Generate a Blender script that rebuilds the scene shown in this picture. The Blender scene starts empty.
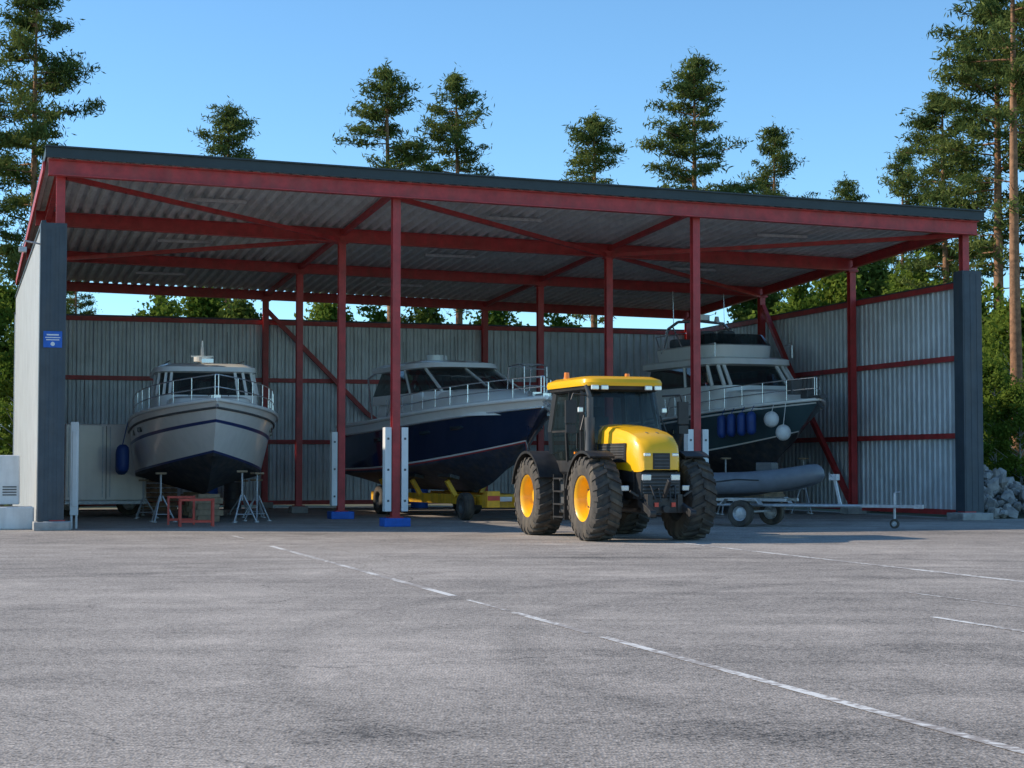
import bpy, bmesh, math, random
import numpy as np
from mathutils import Vector, Matrix, Euler
random.seed(7); np.random.seed(7)
scene = bpy.context.scene
COL = scene.collection
rad = math.radians

# ------------------------------------------------------------------ materials
def mk(name, col, rough=0.6, metal=0.0, var=0.15, scale=4.0, bump=0.0, coat=0.0, bscale=40.0, dirt=0.0):
    m = bpy.data.materials.new(name); m.use_nodes = True
    nt = m.node_tree; N = nt.nodes; Lk = nt.links
    b = N['Principled BSDF']
    b.inputs['Roughness'].default_value = rough
    b.inputs['Metallic'].default_value = metal
    b.inputs['Coat Weight'].default_value = coat
    b.inputs['Coat Roughness'].default_value = 0.08
    tc = N.new('ShaderNodeTexCoord')
    no = N.new('ShaderNodeTexNoise'); no.inputs['Scale'].default_value = scale
    no.inputs['Detail'].default_value = 3; no.inputs['Roughness'].default_value = 0.65
    Lk.new(tc.outputs['Object'], no.inputs['Vector'])
    r = N.new('ShaderNodeValToRGB')
    lo = tuple(max(0, c*(1-var)) for c in col); hi = tuple(min(1, c*(1+var)) for c in col)
    r.color_ramp.elements[0].position = 0.3; r.color_ramp.elements[1].position = 0.7
    r.color_ramp.elements[0].color = (*lo, 1); r.color_ramp.elements[1].color = (*hi, 1)
    Lk.new(no.outputs['Fac'], r.inputs['Fac'])
    out = r.outputs['Color']
    if dirt > 0:
        n3 = N.new('ShaderNodeTexNoise'); n3.inputs['Scale'].default_value = 1.7; n3.inputs['Detail'].default_value = 4
        mp = N.new('ShaderNodeMapping'); mp.inputs['Scale'].default_value = (3, 3, 0.5)
        Lk.new(tc.outputs['Object'], mp.inputs['Vector']); Lk.new(mp.outputs['Vector'], n3.inputs['Vector'])
        rr = N.new('ShaderNodeMapRange'); rr.inputs['From Min'].default_value = 0.45; rr.inputs['From Max'].default_value = 0.75
        rr.inputs['To Max'].default_value = dirt
        Lk.new(n3.outputs['Fac'], rr.inputs['Value'])
        mx = N.new('ShaderNodeMix'); mx.data_type = 'RGBA'
        Lk.new(rr.outputs['Result'], mx.inputs['Factor']); Lk.new(out, mx.inputs['A'])
        mx.inputs['B'].default_value = (0.15, 0.12, 0.085, 1)
        out = mx.outputs['Result']
    Lk.new(out, b.inputs['Base Color'])
    if bump > 0:
        n2 = N.new('ShaderNodeTexNoise'); n2.inputs['Scale'].default_value = bscale; n2.inputs['Detail'].default_value = 2
        Lk.new(tc.outputs['Object'], n2.inputs['Vector'])
        bp = N.new('ShaderNodeBump'); bp.inputs['Strength'].default_value = bump; bp.inputs['Distance'].default_value = 0.02
        Lk.new(n2.outputs['Fac'], bp.inputs['Height']); Lk.new(bp.outputs['Normal'], b.inputs['Normal'])
    return m

def glassy(name, tint=(0.02, 0.03, 0.035), trans=0.35):
    m = bpy.data.materials.new(name); m.use_nodes = True
    nt = m.node_tree; N = nt.nodes; Lk = nt.links
    b = N['Principled BSDF']; b.inputs['Base Color'].default_value = (*tint, 1)
    b.inputs['Roughness'].default_value = 0.04; b.inputs['IOR'].default_value = 1.6
    t = N.new('ShaderNodeBsdfTransparent'); t.inputs['Color'].default_value = (0.75, 0.85, 0.85, 1)
    mx = N.new('ShaderNodeMixShader'); mx.inputs['Fac'].default_value = trans
    Lk.new(b.outputs[0], mx.inputs[1]); Lk.new(t.outputs[0], mx.inputs[2])
    Lk.new(mx.outputs[0], N['Material Output'].inputs['Surface'])
    return m

def leafmat(name, dark, light, transl=0.25):
    m = bpy.data.materials.new(name); m.use_nodes = True
    nt = m.node_tree; N = nt.nodes; Lk = nt.links
    N.remove(N['Principled BSDF'])
    b = N.new('ShaderNodeBsdfDiffuse')
    g = N.new('ShaderNodeNewGeometry'); r = N.new('ShaderNodeValToRGB')
    r.color_ramp.elements[0].color = (*dark, 1); r.color_ramp.elements[1].color = (*light, 1)
    tc = N.new('ShaderNodeTexCoord'); no = N.new('ShaderNodeTexNoise'); no.inputs['Scale'].default_value = 0.6; no.inputs['Detail'].default_value = 0
    Lk.new(tc.outputs['Object'], no.inputs['Vector'])
    ad = N.new('ShaderNodeMath'); ad.operation = 'MULTIPLY_ADD'; ad.inputs[1].default_value = 0.6
    Lk.new(g.outputs['Random Per Island'], ad.inputs[0])
    mm = N.new('ShaderNodeMath'); mm.operation = 'MULTIPLY_ADD'; mm.inputs[1].default_value = 1.6; mm.inputs[2].default_value = -0.55
    Lk.new(no.outputs['Fac'], mm.inputs[0]); Lk.new(mm.outputs[0], ad.inputs[2])
    Lk.new(ad.outputs[0], r.inputs['Fac']); Lk.new(r.outputs['Color'], b.inputs['Color'])
    t = N.new('ShaderNodeBsdfTranslucent'); Lk.new(r.outputs['Color'], t.inputs['Color'])
    mx = N.new('ShaderNodeMixShader'); mx.inputs['Fac'].default_value = transl
    Lk.new(b.outputs[0], mx.inputs[1]); Lk.new(t.outputs[0], mx.inputs[2])
    Lk.new(mx.outputs[0], N['Material Output'].inputs['Surface'])
    return m

M = {}
M['red'] = mk('red_oxide_paint', (0.46, 0.042, 0.042), 0.45, 0, 0.25, 3, 0, dirt=0.2)
M['redb'] = mk('red_bright', (0.62, 0.07, 0.04), 0.45, 0, 0.2, 3)
M['wall'] = mk('galvanised_cladding', (0.60, 0.63, 0.65), 0.42, 0.15, 0.14, 1.2, 0, dirt=0.25)
M['roofd'] = mk('roof_deck_steel', (0.66, 0.67, 0.665), 0.5, 0.08, 0.14, 1.5, dirt=0.15)
M['wallext'] = mk('wall_exterior', (0.48, 0.48, 0.46), 0.5, 0.0, 0.08, 1.2, dirt=0.2)
M['slate'] = mk('slate_flashing', (0.050, 0.068, 0.085), 0.5, 0.0, 0.2, 2, dirt=0.2)
M['roofedge'] = mk('roof_edge_flashing', (0.03, 0.042, 0.045), 0.5, 0.0, 0.15, 2)
M['conc'] = mk('concrete', (0.36, 0.35, 0.33), 0.9, 0, 0.2, 5, 0.4)
M['blue'] = mk('blue_paint', (0.015, 0.12, 0.5), 0.5, 0, 0.2, 5)
M['white'] = mk('white_plastic', (0.80, 0.80, 0.78), 0.45, 0, 0.06, 3, dirt=0.2)
M['gel'] = mk('white_gelcoat', (0.86, 0.85, 0.80), 0.25, 0, 0.03, 1.5, coat=0.4, dirt=0.06)
M['gelgrey'] = mk('grey_gelcoat', (0.84, 0.80, 0.74), 0.28, 0, 0.05, 1.5, coat=0.4, dirt=0.08)
M['navy'] = mk('navy_gelcoat', (0.008, 0.020, 0.060), 0.12, 0, 0.1, 1.5, coat=0.7)
M['green'] = mk('greygreen_gelcoat', (0.06, 0.105, 0.12), 0.22, 0, 0.1, 1.5, coat=0.5)
M['stripe'] = mk('blue_stripe', (0.02, 0.04, 0.16), 0.3)
M['anti'] = mk('antifouling', (0.035, 0.038, 0.046), 0.75, 0, 0.35, 5, 0, dirt=0.4)
M['antired'] = mk('antifouling_blue', (0.04, 0.048, 0.08), 0.7, 0, 0.35, 5, 0, dirt=0.4)
M['redstripe'] = mk('red_stripe', (0.45, 0.04, 0.04), 0.35)
M['steel'] = mk('stainless', (0.7, 0.71, 0.72), 0.25, 0.85, 0.05, 4)
M['galv'] = mk('galvanised', (0.50, 0.51, 0.52), 0.5, 0.5, 0.2, 10)
M['black'] = mk('black_plastic', (0.022, 0.022, 0.023), 0.5, 0, 0.25, 6, dirt=0.2)
M['dgrey'] = mk('dark_grey', (0.08, 0.082, 0.085), 0.5, 0, 0.2, 6, dirt=0.3)
M['tire'] = mk('tire_rubber', (0.060, 0.052, 0.045), 0.85, 0, 0.35, 9, 0, dirt=0.9)
M['yellow'] = mk('yellow_paint', (0.97, 0.50, 0.008), 0.35, 0, 0.03, 3, coat=0.3, dirt=0.03)
M['ydirt'] = mk('yellow_trailer', (0.85, 0.45, 0.02), 0.5, 0, 0.15, 5, dirt=0.4)
M['glass'] = glassy('tinted_window')
M['cabglass'] = glassy('cab_glass', (0.02, 0.03, 0.03), 0.6)
M['lens'] = mk('lamp_lens', (0.75, 0.77, 0.78), 0.1, 0.3, 0.05)
M['orange'] = mk('orange_lens', (0.85, 0.25, 0.02), 0.2)
M['rubber'] = mk('grey_hypalon', (0.15, 0.165, 0.185), 0.5, 0, 0.1, 5)
M['fender'] = mk('navy_fender', (0.018, 0.06, 0.24), 0.5)
M['bark'] = mk('pine_bark', (0.28, 0.14, 0.07), 0.9, 0, 0.45, 5, 0.6, bscale=12)
M['bark2'] = mk('birch_bark', (0.38, 0.36, 0.33), 0.8, 0, 0.5, 4)
M['pine'] = leafmat('pine_needles', (0.05, 0.085, 0.026), (0.18, 0.21, 0.058), 0.32)
M['birch'] = leafmat('birch_leaves', (0.065, 0.12, 0.018), (0.21, 0.27, 0.045), 0.45)
M['shrub'] = leafmat('shrub_leaves', (0.05, 0.085, 0.018), (0.15, 0.19, 0.04), 0.4)
M['rock'] = mk('granite', (0.30, 0.28, 0.26), 0.9, 0, 0.45, 3, 0.6, bscale=10)
M['wood'] = mk('timber', (0.34, 0.24, 0.15), 0.8, 0, 0.3, 6)
M['canvas'] = mk('grey_canvas', (0.13, 0.14, 0.15), 0.85, 0, 0.15, 3)

# ------------------------------------------------------------------ mesh helpers
def empty(name, loc=(0, 0, 0), rz=0.0):
    e = bpy.data.objects.new(name, None); COL.objects.link(e)
    e.location = loc; e.rotation_euler = (0, 0, rz); e.empty_display_size = 0.3
    return e

def mobj(name, verts, faces, mats, parent=None, midx=None, smooth=False, sharp=35, bevel=0.0, weld=0.0):
    me = bpy.data.meshes.new(name)
    me.from_pydata([tuple(v) for v in verts], [], faces)
    if not isinstance(mats, (list, tuple)): mats = [mats]
    for mm in mats: me.materials.append(mm)
    if midx is not None: me.polygons.foreach_set('material_index', midx)
    if weld > 0 or smooth:
        bm = bmesh.new(); bm.from_mesh(me)
        if weld > 0: bmesh.ops.remove_doubles(bm, verts=bm.verts, dist=weld)
        bmesh.ops.recalc_face_normals(bm, faces=bm.faces)
        bm.to_mesh(me); bm.free()
    if smooth:
        me.polygons.foreach_set('use_smooth', [True]*len(me.polygons))
        me.set_sharp_from_angle(angle=rad(sharp))
    me.update()
    o = bpy.data.objects.new(name, me); COL.objects.link(o)
    if parent: o.parent = parent
    if bevel > 0:
        bv = o.modifiers.new('bevel', 'BEVEL'); bv.width = bevel; bv.segments = 2; bv.limit_method = 'ANGLE'
    return o

BF = [(0, 3, 2, 1), (4, 5, 6, 7), (0, 1, 5, 4), (1, 2, 6, 5), (2, 3, 7, 6), (3, 0, 4, 7)]
class G:
    """geometry accumulator"""
    def __init__(s): s.v = []; s.f = []; s.m = []
    def box(s, c, d, R=None, mi=0):
        n = len(s.v); hx, hy, hz = d[0]/2, d[1]/2, d[2]/2
        for p in ((-hx, -hy, -hz), (hx, -hy, -hz), (hx, hy, -hz), (-hx, hy, -hz), (-hx, -hy, hz), (hx, -hy, hz), (hx, hy, hz), (-hx, hy, hz)):
            q = Vector(p)
            if R is not None: q = R @ q
            s.v.append(q + Vector(c))
        for f in BF: s.f.append(tuple(i+n for i in f)); s.m.append(mi)
    def mm(s, a, b, mi=0):
        s.box([(a[i]+b[i])/2 for i in range(3)], [abs(b[i]-a[i]) for i in range(3)], None, mi)
    def bar(s, p0, p1, w, h, mi=0, up=(0, 0, 1), off=(0, 0)):
        p0 = Vector(p0); p1 = Vector(p1); x = (p1-p0); L = x.length; x.normalize()
        y = Vector(up).cross(x)
        if y.length < 1e-4: y = Vector((0, 1, 0)).cross(x)
        y.normalize(); z = x.cross(y)
        R = Matrix((x, y, z)).transposed()
        s.box((p0+p1)/2 + y*off[0] + z*off[1], (L, w, h), R, mi)
    def ibeam(s, p0, p1, w, h, mi=0, t=0.025):
        s.bar(p0, p1, t, h-2*t, mi); s.bar(p0, p1, w, t, mi, off=(0, h/2-t/2)); s.bar(p0, p1, w, t, mi, off=(0, -h/2+t/2))
    def cyl(s, p0, p1, r0, r1=None, n=12, mi=0, caps=True):
        if r1 is None: r1 = r0
        p0 = Vector(p0); p1 = Vector(p1); x = (p1-p0).normalized()
        a = x.orthogonal().normalized(); b = x.cross(a); k = len(s.v)
        for p, r in ((p0, r0), (p1, r1)):
            for i in range(n):
                t = 2*math.pi*i/n; s.v.append(p + a*math.cos(t)*r + b*math.sin(t)*r)
        for i in range(n):
            j = (i+1) % n; s.f.append((k+i, k+j, k+n+j, k+n+i)); s.m.append(mi)
        if caps:
            s.f.append(tuple(k+i for i in range(n-1, -1, -1))); s.m.append(mi)
            s.f.append(tuple(k+n+i for i in range(n))); s.m.append(mi)
    def line(s, pts, r, n=8, mi=0):
        for a, b in zip(pts[:-1], pts[1:]): s.cyl(a, b, r, r, n, mi)
    def lathe(s, prof, c, axis='y', n=32, mi=0, a0=0, a1=2*math.pi):
        k = len(s.v); full = abs(a1-a0-2*math.pi) < 1e-6; cnt = n if full else n+1
        for i in range(cnt):
            t = a0+(a1-a0)*i/n
            for r, h in prof:
                if axis == 'y': p = (math.cos(t)*r, h, math.sin(t)*r)
                else: p = (math.cos(t)*r, math.sin(t)*r, h)
                s.v.append(Vector(c)+Vector(p))
        P = len(prof)
        for i in range(n):
            j = (i+1) % cnt
            for q in range(P-1):
                s.f.append((k+i*P+q, k+i*P+q+1, k+j*P+q+1, k+j*P+q)); s.m.append(mi)
    def obj(s, name, mats, parent=None, **kw):
        return mobj(name, s.v, s.f, mats, parent, midx=s.m, **kw)

# ------------------------------------------------------------------ camera
F = 1740.0; CH = 1.43
cam_d = bpy.data.cameras.new('camera'); cam = bpy.data.objects.new('camera', cam_d); COL.objects.link(cam)
cam_d.sensor_width = 36; cam_d.lens = F/1024*36; cam_d.clip_end = 3000; cam_d.clip_start = 0.1
cam.location = (0, 0, CH); cam.rotation_euler = (rad(90)+math.atan(81/F), 0, 0)
scene.camera = cam

# ------------------------------------------------------------------ world + sun
SUN_EL = 31.0
sx, sy = -0.99, 0.10
w = bpy.data.worlds.new('World'); scene.world = w; w.use_nodes = True
nt = w.node_tree; bg = nt.nodes['Background']
sky = nt.nodes.new('ShaderNodeTexSky'); sky.sky_type = 'NISHITA'; sky.sun_disc = False
sky.sun_elevation = rad(SUN_EL); sky.sun_rotation = math.atan2(sx, sy)
sky.air_density = 0.85; sky.dust_density = 0.05; sky.ozone_density = 2.5; sky.altitude = 0
tint = nt.nodes.new('ShaderNodeMix'); tint.data_type = 'RGBA'; tint.blend_type = 'MULTIPLY'; tint.inputs['Factor'].default_value = 1
nt.links.new(sky.outputs[0], tint.inputs['A']); tint.inputs['B'].default_value = (0.95, 1.30, 1.42, 1)
nt.links.new(tint.outputs['Result'], bg.inputs['Color']); bg.inputs['Strength'].default_value = 0.15
sl = bpy.data.lights.new('sun', 'SUN'); sl.energy = 5.0; sl.angle = rad(0.5); sl.color = (1.0, 0.88, 0.72)
so = bpy.data.objects.new('sun', sl); COL.objects.link(so)
n_ = math.hypot(sx, sy)
d = Vector((-sx/n_*math.cos(rad(SUN_EL)), -sy/n_*math.cos(rad(SUN_EL)), -math.sin(rad(SUN_EL))))
so.rotation_euler = d.to_track_quat('-Z', 'Y').to_euler(); so.location = (-30, 10, 40)
scene.view_settings.view_transform = 'Standard'; scene.view_settings.look = 'None'; scene.view_settings.exposure = 0

# ------------------------------------------------------------------ ground
TH = rad(17.7); O = Vector((-9.98, 38.24, 0))
def W(u, v, z=0): return Vector((O.x+u*math.cos(TH)-v*math.sin(TH), O.y+u*math.sin(TH)+v*math.cos(TH), z))

def groundmat():
    m = bpy.data.materials.new('grass_and_soil'); m.use_nodes = True
    nt = m.node_tree; N = nt.nodes; Lk = nt.links; b = N['Principled BSDF']; b.inputs['Roughness'].default_value = 0.95
    tc = N.new('ShaderNodeTexCoord'); n1 = N.new('ShaderNodeTexNoise'); n1.inputs['Scale'].default_value = 0.35; n1.inputs['Detail'].default_value = 6
    Lk.new(tc.outputs['Object'], n1.inputs['Vector'])
    r = N.new('ShaderNodeValToRGB'); e = r.color_ramp.elements
    e[0].position = 0.35; e[0].color = (0.05, 0.07, 0.022, 1); e[1].position = 0.65; e[1].color = (0.16, 0.14, 0.09, 1)
    Lk.new(n1.outputs['Fac'], r.inputs['Fac']); Lk.new(r.outputs[0], b.inputs['Base Color'])
    return m
def asphaltmat():
    m = bpy.data.materials.new('worn_asphalt'); m.use_nodes = True
    nt = m.node_tree; N = nt.nodes; Lk = nt.links; b = N['Principled BSDF']; b.inputs['Roughness'].default_value = 0.85
    tc = N.new('ShaderNodeTexCoord')
    def noise(sc, det=4, vec=None, ro=0.6):
        n = N.new('ShaderNodeTexNoise'); n.noise_dimensions = '2D'; n.inputs['Scale'].default_value = sc; n.inputs['Detail'].default_value = det
        n.inputs['Roughness'].default_value = ro
        Lk.new(vec or tc.outputs['Object'], n.inputs['Vector']); return n.outputs['Fac']
    def math_(op, a, b_=None, c=None):
        n = N.new('ShaderNodeMath'); n.operation = op
        for i, x in enumerate((a, b_, c)):
            if x is None: continue
            if isinstance(x, (int, float)): n.inputs[i].default_value = x
            else: Lk.new(x, n.inputs[i])
        return n.outputs[0]
    def rng(x, a, b_, to, smooth=False):
        mr = N.new('ShaderNodeMapRange'); Lk.new(x, mr.inputs['Value'])
        if smooth: mr.interpolation_type = 'SMOOTHSTEP'
        mr.inputs['From Min'].default_value = a; mr.inputs['From Max'].default_value = b_; mr.inputs['To Max'].default_value = to
        return mr.outputs[0]
    big = noise(0.18, 4); mid = noise(1.6, 5); fine = noise(34, 2, ro=0.8)
    vo = N.new('ShaderNodeTexVoronoi'); vo.voronoi_dimensions = '2D'; vo.inputs['Scale'].default_value = 48; Lk.new(tc.outputs['Object'], vo.inputs['Vector'])
    mp = N.new('ShaderNodeMapping'); mp.inputs['Rotation'].default_value = (0, 0, rad(17)); mp.inputs['Scale'].default_value = (0.12, 1.0, 1)
    Lk.new(tc.outputs['Object'], mp.inputs['Vector']); streak = noise(1.3, 4, mp.outputs[0])
    mp2 = N.new('ShaderNodeMapping'); mp2.inputs['Rotation'].default_value = (0, 0, rad(-62)); mp2.inputs['Scale'].default_value = (0.08, 1.0, 1)
    Lk.new(tc.outputs['Object'], mp2.inputs['Vector']); streak2 = noise(1.0, 3, mp2.outputs[0])
    val = math_('MULTIPLY_ADD', big, 0.85, 0.575)
    val = math_('ADD', val, math_('MULTIPLY_ADD', mid, 0.60, -0.30))
    val = math_('ADD', val, math_('MULTIPLY_ADD', streak, 0.45, -0.225))
    val = math_('ADD', val, math_('MULTIPLY_ADD', streak2, 0.45, -0.225))
    val = math_('ADD', val, math_('MULTIPLY_ADD', fine, 1.9, -0.95))
    sep = N.new('ShaderNodeSeparateColor'); Lk.new(vo.outputs['Color'], sep.inputs[0])
    val = math_('ADD', val, math_('MULTIPLY_ADD', sep.outputs[0], 0.7, -0.35))
    for (cx, cy, R, wd, am) in ((2, 12, 13.0, 0.22, 0.18), (2, 12, 14.9, 0.22, 0.18), (9, 14, 9.0, 0.2, 0.15), (9, 14, 10.8, 0.2, 0.15)):
        vd = N.new('ShaderNodeVectorMath'); vd.operation = 'DISTANCE'; Lk.new(tc.outputs['Object'], vd.inputs[0]); vd.inputs[1].default_value = (cx, cy, 0)
        dd = math_('ABSOLUTE', math_('SUBTRACT', vd.outputs['Value'], R))
        val = math_('SUBTRACT', val, math_('MULTIPLY', rng(dd, wd*1.6, 0.0, am, True), math_('MULTIPLY', mid, 2.0)))
    st = noise(0.55, 3)
    val = math_('SUBTRACT', val, rng(st, .62, .70, .18))
    val = math_('ADD', val, rng(st, .38, .29, .20))
    wv = N.new('ShaderNodeVectorMath'); wv.operation = 'ADD'
    nz = N.new('ShaderNodeTexNoise'); nz.noise_dimensions = '2D'; nz.inputs['Scale'].default_value = 0.9; nz.inputs['Detail'].default_value = 4; Lk.new(tc.outputs['Object'], nz.inputs['Vector'])
    Lk.new(tc.outputs['Object'], wv.inputs[0]); Lk.new(nz.outputs['Color'], wv.inputs[1])
    vc = N.new('ShaderNodeTexVoronoi'); vc.voronoi_dimensions = '2D'; vc.feature = 'DISTANCE_TO_EDGE'; vc.inputs['Scale'].default_value = 0.22
    Lk.new(wv.outputs[0], vc.inputs['Vector'])
    crack = rng(vc.outputs['Distance'], 0.0045, 0.0, 0.5)
    crack = math_('MULTIPLY', crack, rng(big, .46, .54, 1.0))
    val = math_('SUBTRACT', val, crack)
    cb = N.new('ShaderNodeCombineColor')
    base = (0.330, 0.288, 0.250)
    for i in range(3): Lk.new(math_('MULTIPLY', val, base[i]), cb.inputs[i])
    Lk.new(cb.outputs[0], b.inputs['Base Color'])
    bp = N.new('ShaderNodeBump'); bp.inputs['Strength'].default_value = 0.5; bp.inputs['Distance'].default_value = 0.01
    Lk.new(vo.outputs['Distance'], bp.inputs['Height']); Lk.new(bp.outputs[0], b.inputs['Normal'])
    return m
g = G(); g.v = [(-900, -300, 0), (900, -300, 0), (900, 1500, 0), (-900, 1500, 0)]; g.f = [(0, 1, 2, 3)]; g.m = [0]
g.obj('ground', groundmat())
pts = [W(-32, -60), W(60, -60), W(60, 0.6), W(23.6, 0.6), W(23.6, 18.6), W(-0.6, 18.6), W(-0.6, 6), W(-32, 6)]
MA = asphaltmat()
mobj('asphalt_yard', [(p.x, p.y, 0.004) for p in pts], [tuple(range(8))], MA)

def linemat():
    m = bpy.data.materials.new('worn_line_paint'); m.use_nodes = True
    nt = m.node_tree; N = nt.nodes; Lk = nt.links; b = N['Principled BSDF']; b.inputs['Roughness'].default_value = 0.8
    tc = N.new('ShaderNodeTexCoord'); n = N.new('ShaderNodeTexNoise'); n.inputs['Scale'].default_value = 14; n.inputs['Detail'].default_value = 8
    Lk.new(tc.outputs['Object'], n.inputs['Vector'])
    n2 = N.new('ShaderNodeTexNoise'); n2.inputs['Scale'].default_value = 0.9; Lk.new(tc.outputs['Object'], n2.inputs['Vector'])
    a = N.new('ShaderNodeMath'); a.operation = 'MULTIPLY_ADD'; a.inputs[1].default_value = 0.8; Lk.new(n2.outputs['Fac'], a.inputs[0]); Lk.new(n.outputs['Fac'], a.inputs[2])
    r = N.new('ShaderNodeValToRGB'); r.color_ramp.elements[0].position = 0.80; r.color_ramp.elements[1].position = 0.97
    r.color_ramp.elements[0].color = (0.74, 0.72, 0.68, 1); r.color_ramp.elements[1].color = (0.34, 0.30, 0.27, 1)
    Lk.new(a.outputs[0], r.inputs['Fac']); Lk.new(r.outputs[0], b.inputs['Base Color'])
    return m
ML = linemat()
def pline(a, b, wd=0.09):
    a = Vector(a); b = Vector(b); dv = (b-a).normalized(); n = Vector((-dv.y, dv.x))*wd/2
    mobj('painted_line', [(*(a+n), 0.008), (*(b+n), 0.008), (*(b-n), 0.008), (*(a-n), 0.008)], [(0, 1, 2, 3)], ML)
A0 = Vector((-4.24, 30.7)); A1 = Vector((2.75, 8.05)); dA = (A1-A0)
def LA(t): return A0+dA*t
pline(LA(0), LA(0.515), .10); pline(LA(0.54), LA(0.60), .05); pline(LA(0.61), LA(0.70)); pline(LA(0.715), LA(1.3))
pline((3.0, 32.2), (7.6, 16.8), .13); pline((3.95, 16.4), (5.3, 12.0), 0.08); pline((4.4, 19.6), (6.2, 14.5), 0.05)
pline((-5.2, 33.8), (-5.6, 35.1), 0.08)

# ------------------------------------------------------------------ boat shed
shed = empty('boat_shed', O, TH)
WD, DP = 22.85, 18.0
US = [0, 7.62, 15.23, WD]; VS = [0, 6, 12, 18]
def RZ(u, v): return 8.32-0.0165*u-0.043*v     # top surface of roof
def corr(name, parent, o, U, V, n, period, depth, mat, thick=0):
    o = Vector(o); U = Vector(U); V = Vector(V); n = Vector(n); L = U.length; u = U.normalized()
    vs = []; k = int(round(L/period)); period = L/k
    prof = []
    for i in range(k):
        for a, h in ((0, 0), (.35, 0), (.5, 1), (.85, 1)): prof.append((i*period+a*period, h*depth))
    prof.append((L, 0))
    for x, h in prof:
        vs.append(o+u*x+n*h); vs.append(o+u*x+n*h+V)
    fs = [(2*i, 2*i+2, 2*i+3, 2*i+1) for i in range(len(prof)-1)]
    return mobj(name, vs, fs, mat, parent)
u0, u1, v0, v1 = -0.34, WD+0.28, -0.5, DP+0.5
g = G()
def rp(u, v, dz): return Vector((u, v, RZ(u, v)+dz))
for dz in (-0.06, 0.0):
    for (a, b) in ((u0, v0), (u1, v0), (u1, v1), (u0, v1)): g.v.append(rp(a, b, dz))
for f in BF: g.f.append(f); g.m.append(0)
g.obj('roof_sheet', M['roofedge'], shed)
U = rp(u1-.03, v0, 0)-rp(u0+.03, v0, 0); V = rp(u0, v1-.03, 0)-rp(u0, v0+.06, 0)
corr('roof_deck', shed, rp(u0+.03, v0+.06, -0.20), U, V, (0, 0, 1), 0.30, 0.12, M['roofd'])
g = G()
g.bar(rp(u0, v0-.02, -.095), rp(u1, v0-.02, -.095), 0.03, 0.23); g.bar(rp(u0, v0, -.085), rp(u0, v1, -.085), 0.03, 0.2)
g.bar(rp(u1, v0, -.085), rp(u1, v1, -.085), 0.03, 0.2)
g.bar(rp(u0-.02, v0-.04, .03), rp(u1+.02, v0-.04, .03), 0.1, 0.035)
g.obj('roof_fascia', M['roofedge'], shed)
g = G()
for v in VS:
    h = 0.36 if v < 12 else .30
    vv = v if v else -.30
    g.ibeam(rp(-.28, vv, -.205-h/2), rp(WD+.2, vv, -.205-h/2), 0.2, h)
for i, u in enumerate(US):
    for a, b in zip(VS[:-1], VS[1:]):
        if i in (0, 3):
            g.ibeam(rp(u, a+.11, -.36), rp(u, b-.11, -.36), 0.14, 0.26)
        else:
            g.bar(rp(u, a+.11, -.34), rp(u, b-.11, -.34), 0.12, 0.12)
g.bar(rp(u0-.022, .0, -.30), rp(u0-.022, DP, -.30), 0.05, 0.2)
g.obj('roof_beams', M['red'], shed)
g = G()
def brace(a, b, r=0.055): g.bar(a, b, 2*r, 2*r)
for (ua, va, ub, vb) in ((0, 0, 1, 1), (1, 0, 2, 1), (3, 0, 2, 1), (0, 2, 1, 1), (3, 2, 2, 1)):
    brace(rp(US[ua]+.1, VS[va]+.1, -.50), rp(US[ub]-.1 if ub > ua else US[ub]+.1, VS[vb], -.50))
brace((US[1], DP-.05, 6.6), (US[2]-4.2, DP-.05, 3.2), .07); brace((US[2]-4.2, DP-.02, 3.2), (US[2]-.1, DP-.02, .3), .07)
brace((WD, VS[2]-.1, 6.6), (WD, 9, 3.3), .07); brace((WD, 9, 3.3), (WD, VS[1]+.1, .3), .07)
brace((.1, VS[2], 6.6), (.1, VS[1]+.1, .4), .07)
g.obj('braces', M['red'], shed)
g = G(); gb = G(); gw = G(); gc = G()
for i, u in enumerate(US):
    for j, v in enumerate(VS):
        top = RZ(u, v)-(.22 if j == 0 else (.57 if v < 12 else .51))
        g.box((u, v, (top+.2)/2), (0.014, .17, top-.2)); g.box((u, v-.09, (top+.2)/2), (.19, .018, top-.2)); g.box((u, v+.09, (top+.2)/2), (.19, .018, top-.2))
        g.box((u, v, top-.02), (.3, .3, .03)); g.box((u, v, .215), (.34, .34, .03))
        if i in (1, 2):
            if j in (0, 1): gb.box((u, v, .102), (.62, .55, .2))
            else: gc.box((u, v, .102), (.5, .5, .2))
        else: gc.box((u, v, .102), (.6, .5, .2))
        if i in (1, 2) and j in (0, 1):
            for s in (-1, 1):
                if i == 1 and j == 1 and s == 1: continue
                gw.box((u+s*.2, v-.02, 1.33), (.15, .26, 1.95))
                for q in range(3): gw.box((u+s*.2, v-.152, .6+q*.72), (.05, .012, .05), None, 1)
g.obj('posts', M['red'], shed, bevel=0.004); gb.obj('post_footings', M['blue'], shed, bevel=0.02)
gc.obj('concrete_footings', M['conc'], shed, bevel=0.02); gw.obj('post_guards', [M['white'], M['dgrey']], shed, bevel=0.012)
WH = 6.25
corr('back_wall_cladding', shed, (-.4, DP+.26, 0.12), (WD+.9, 0, 0), (0, 0, WH-.12), (0, -1, 0), 0.26, 0.05, M['wall'])
corr('right_wall_cladding', shed, (WD+.30, .05, 0.12), (0, DP+.2, 0), (0, 0, WH-.12), (-1, 0, 0), 0.26, 0.035, M['wall'])
corr('left_wall_cladding', shed, (-.34, .05, 0.12), (0, DP+.2, 0), (0, 0, 6.65), (-1, 0, 0), 0.26, 0.03, M['wallext'])
g = G()
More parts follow.
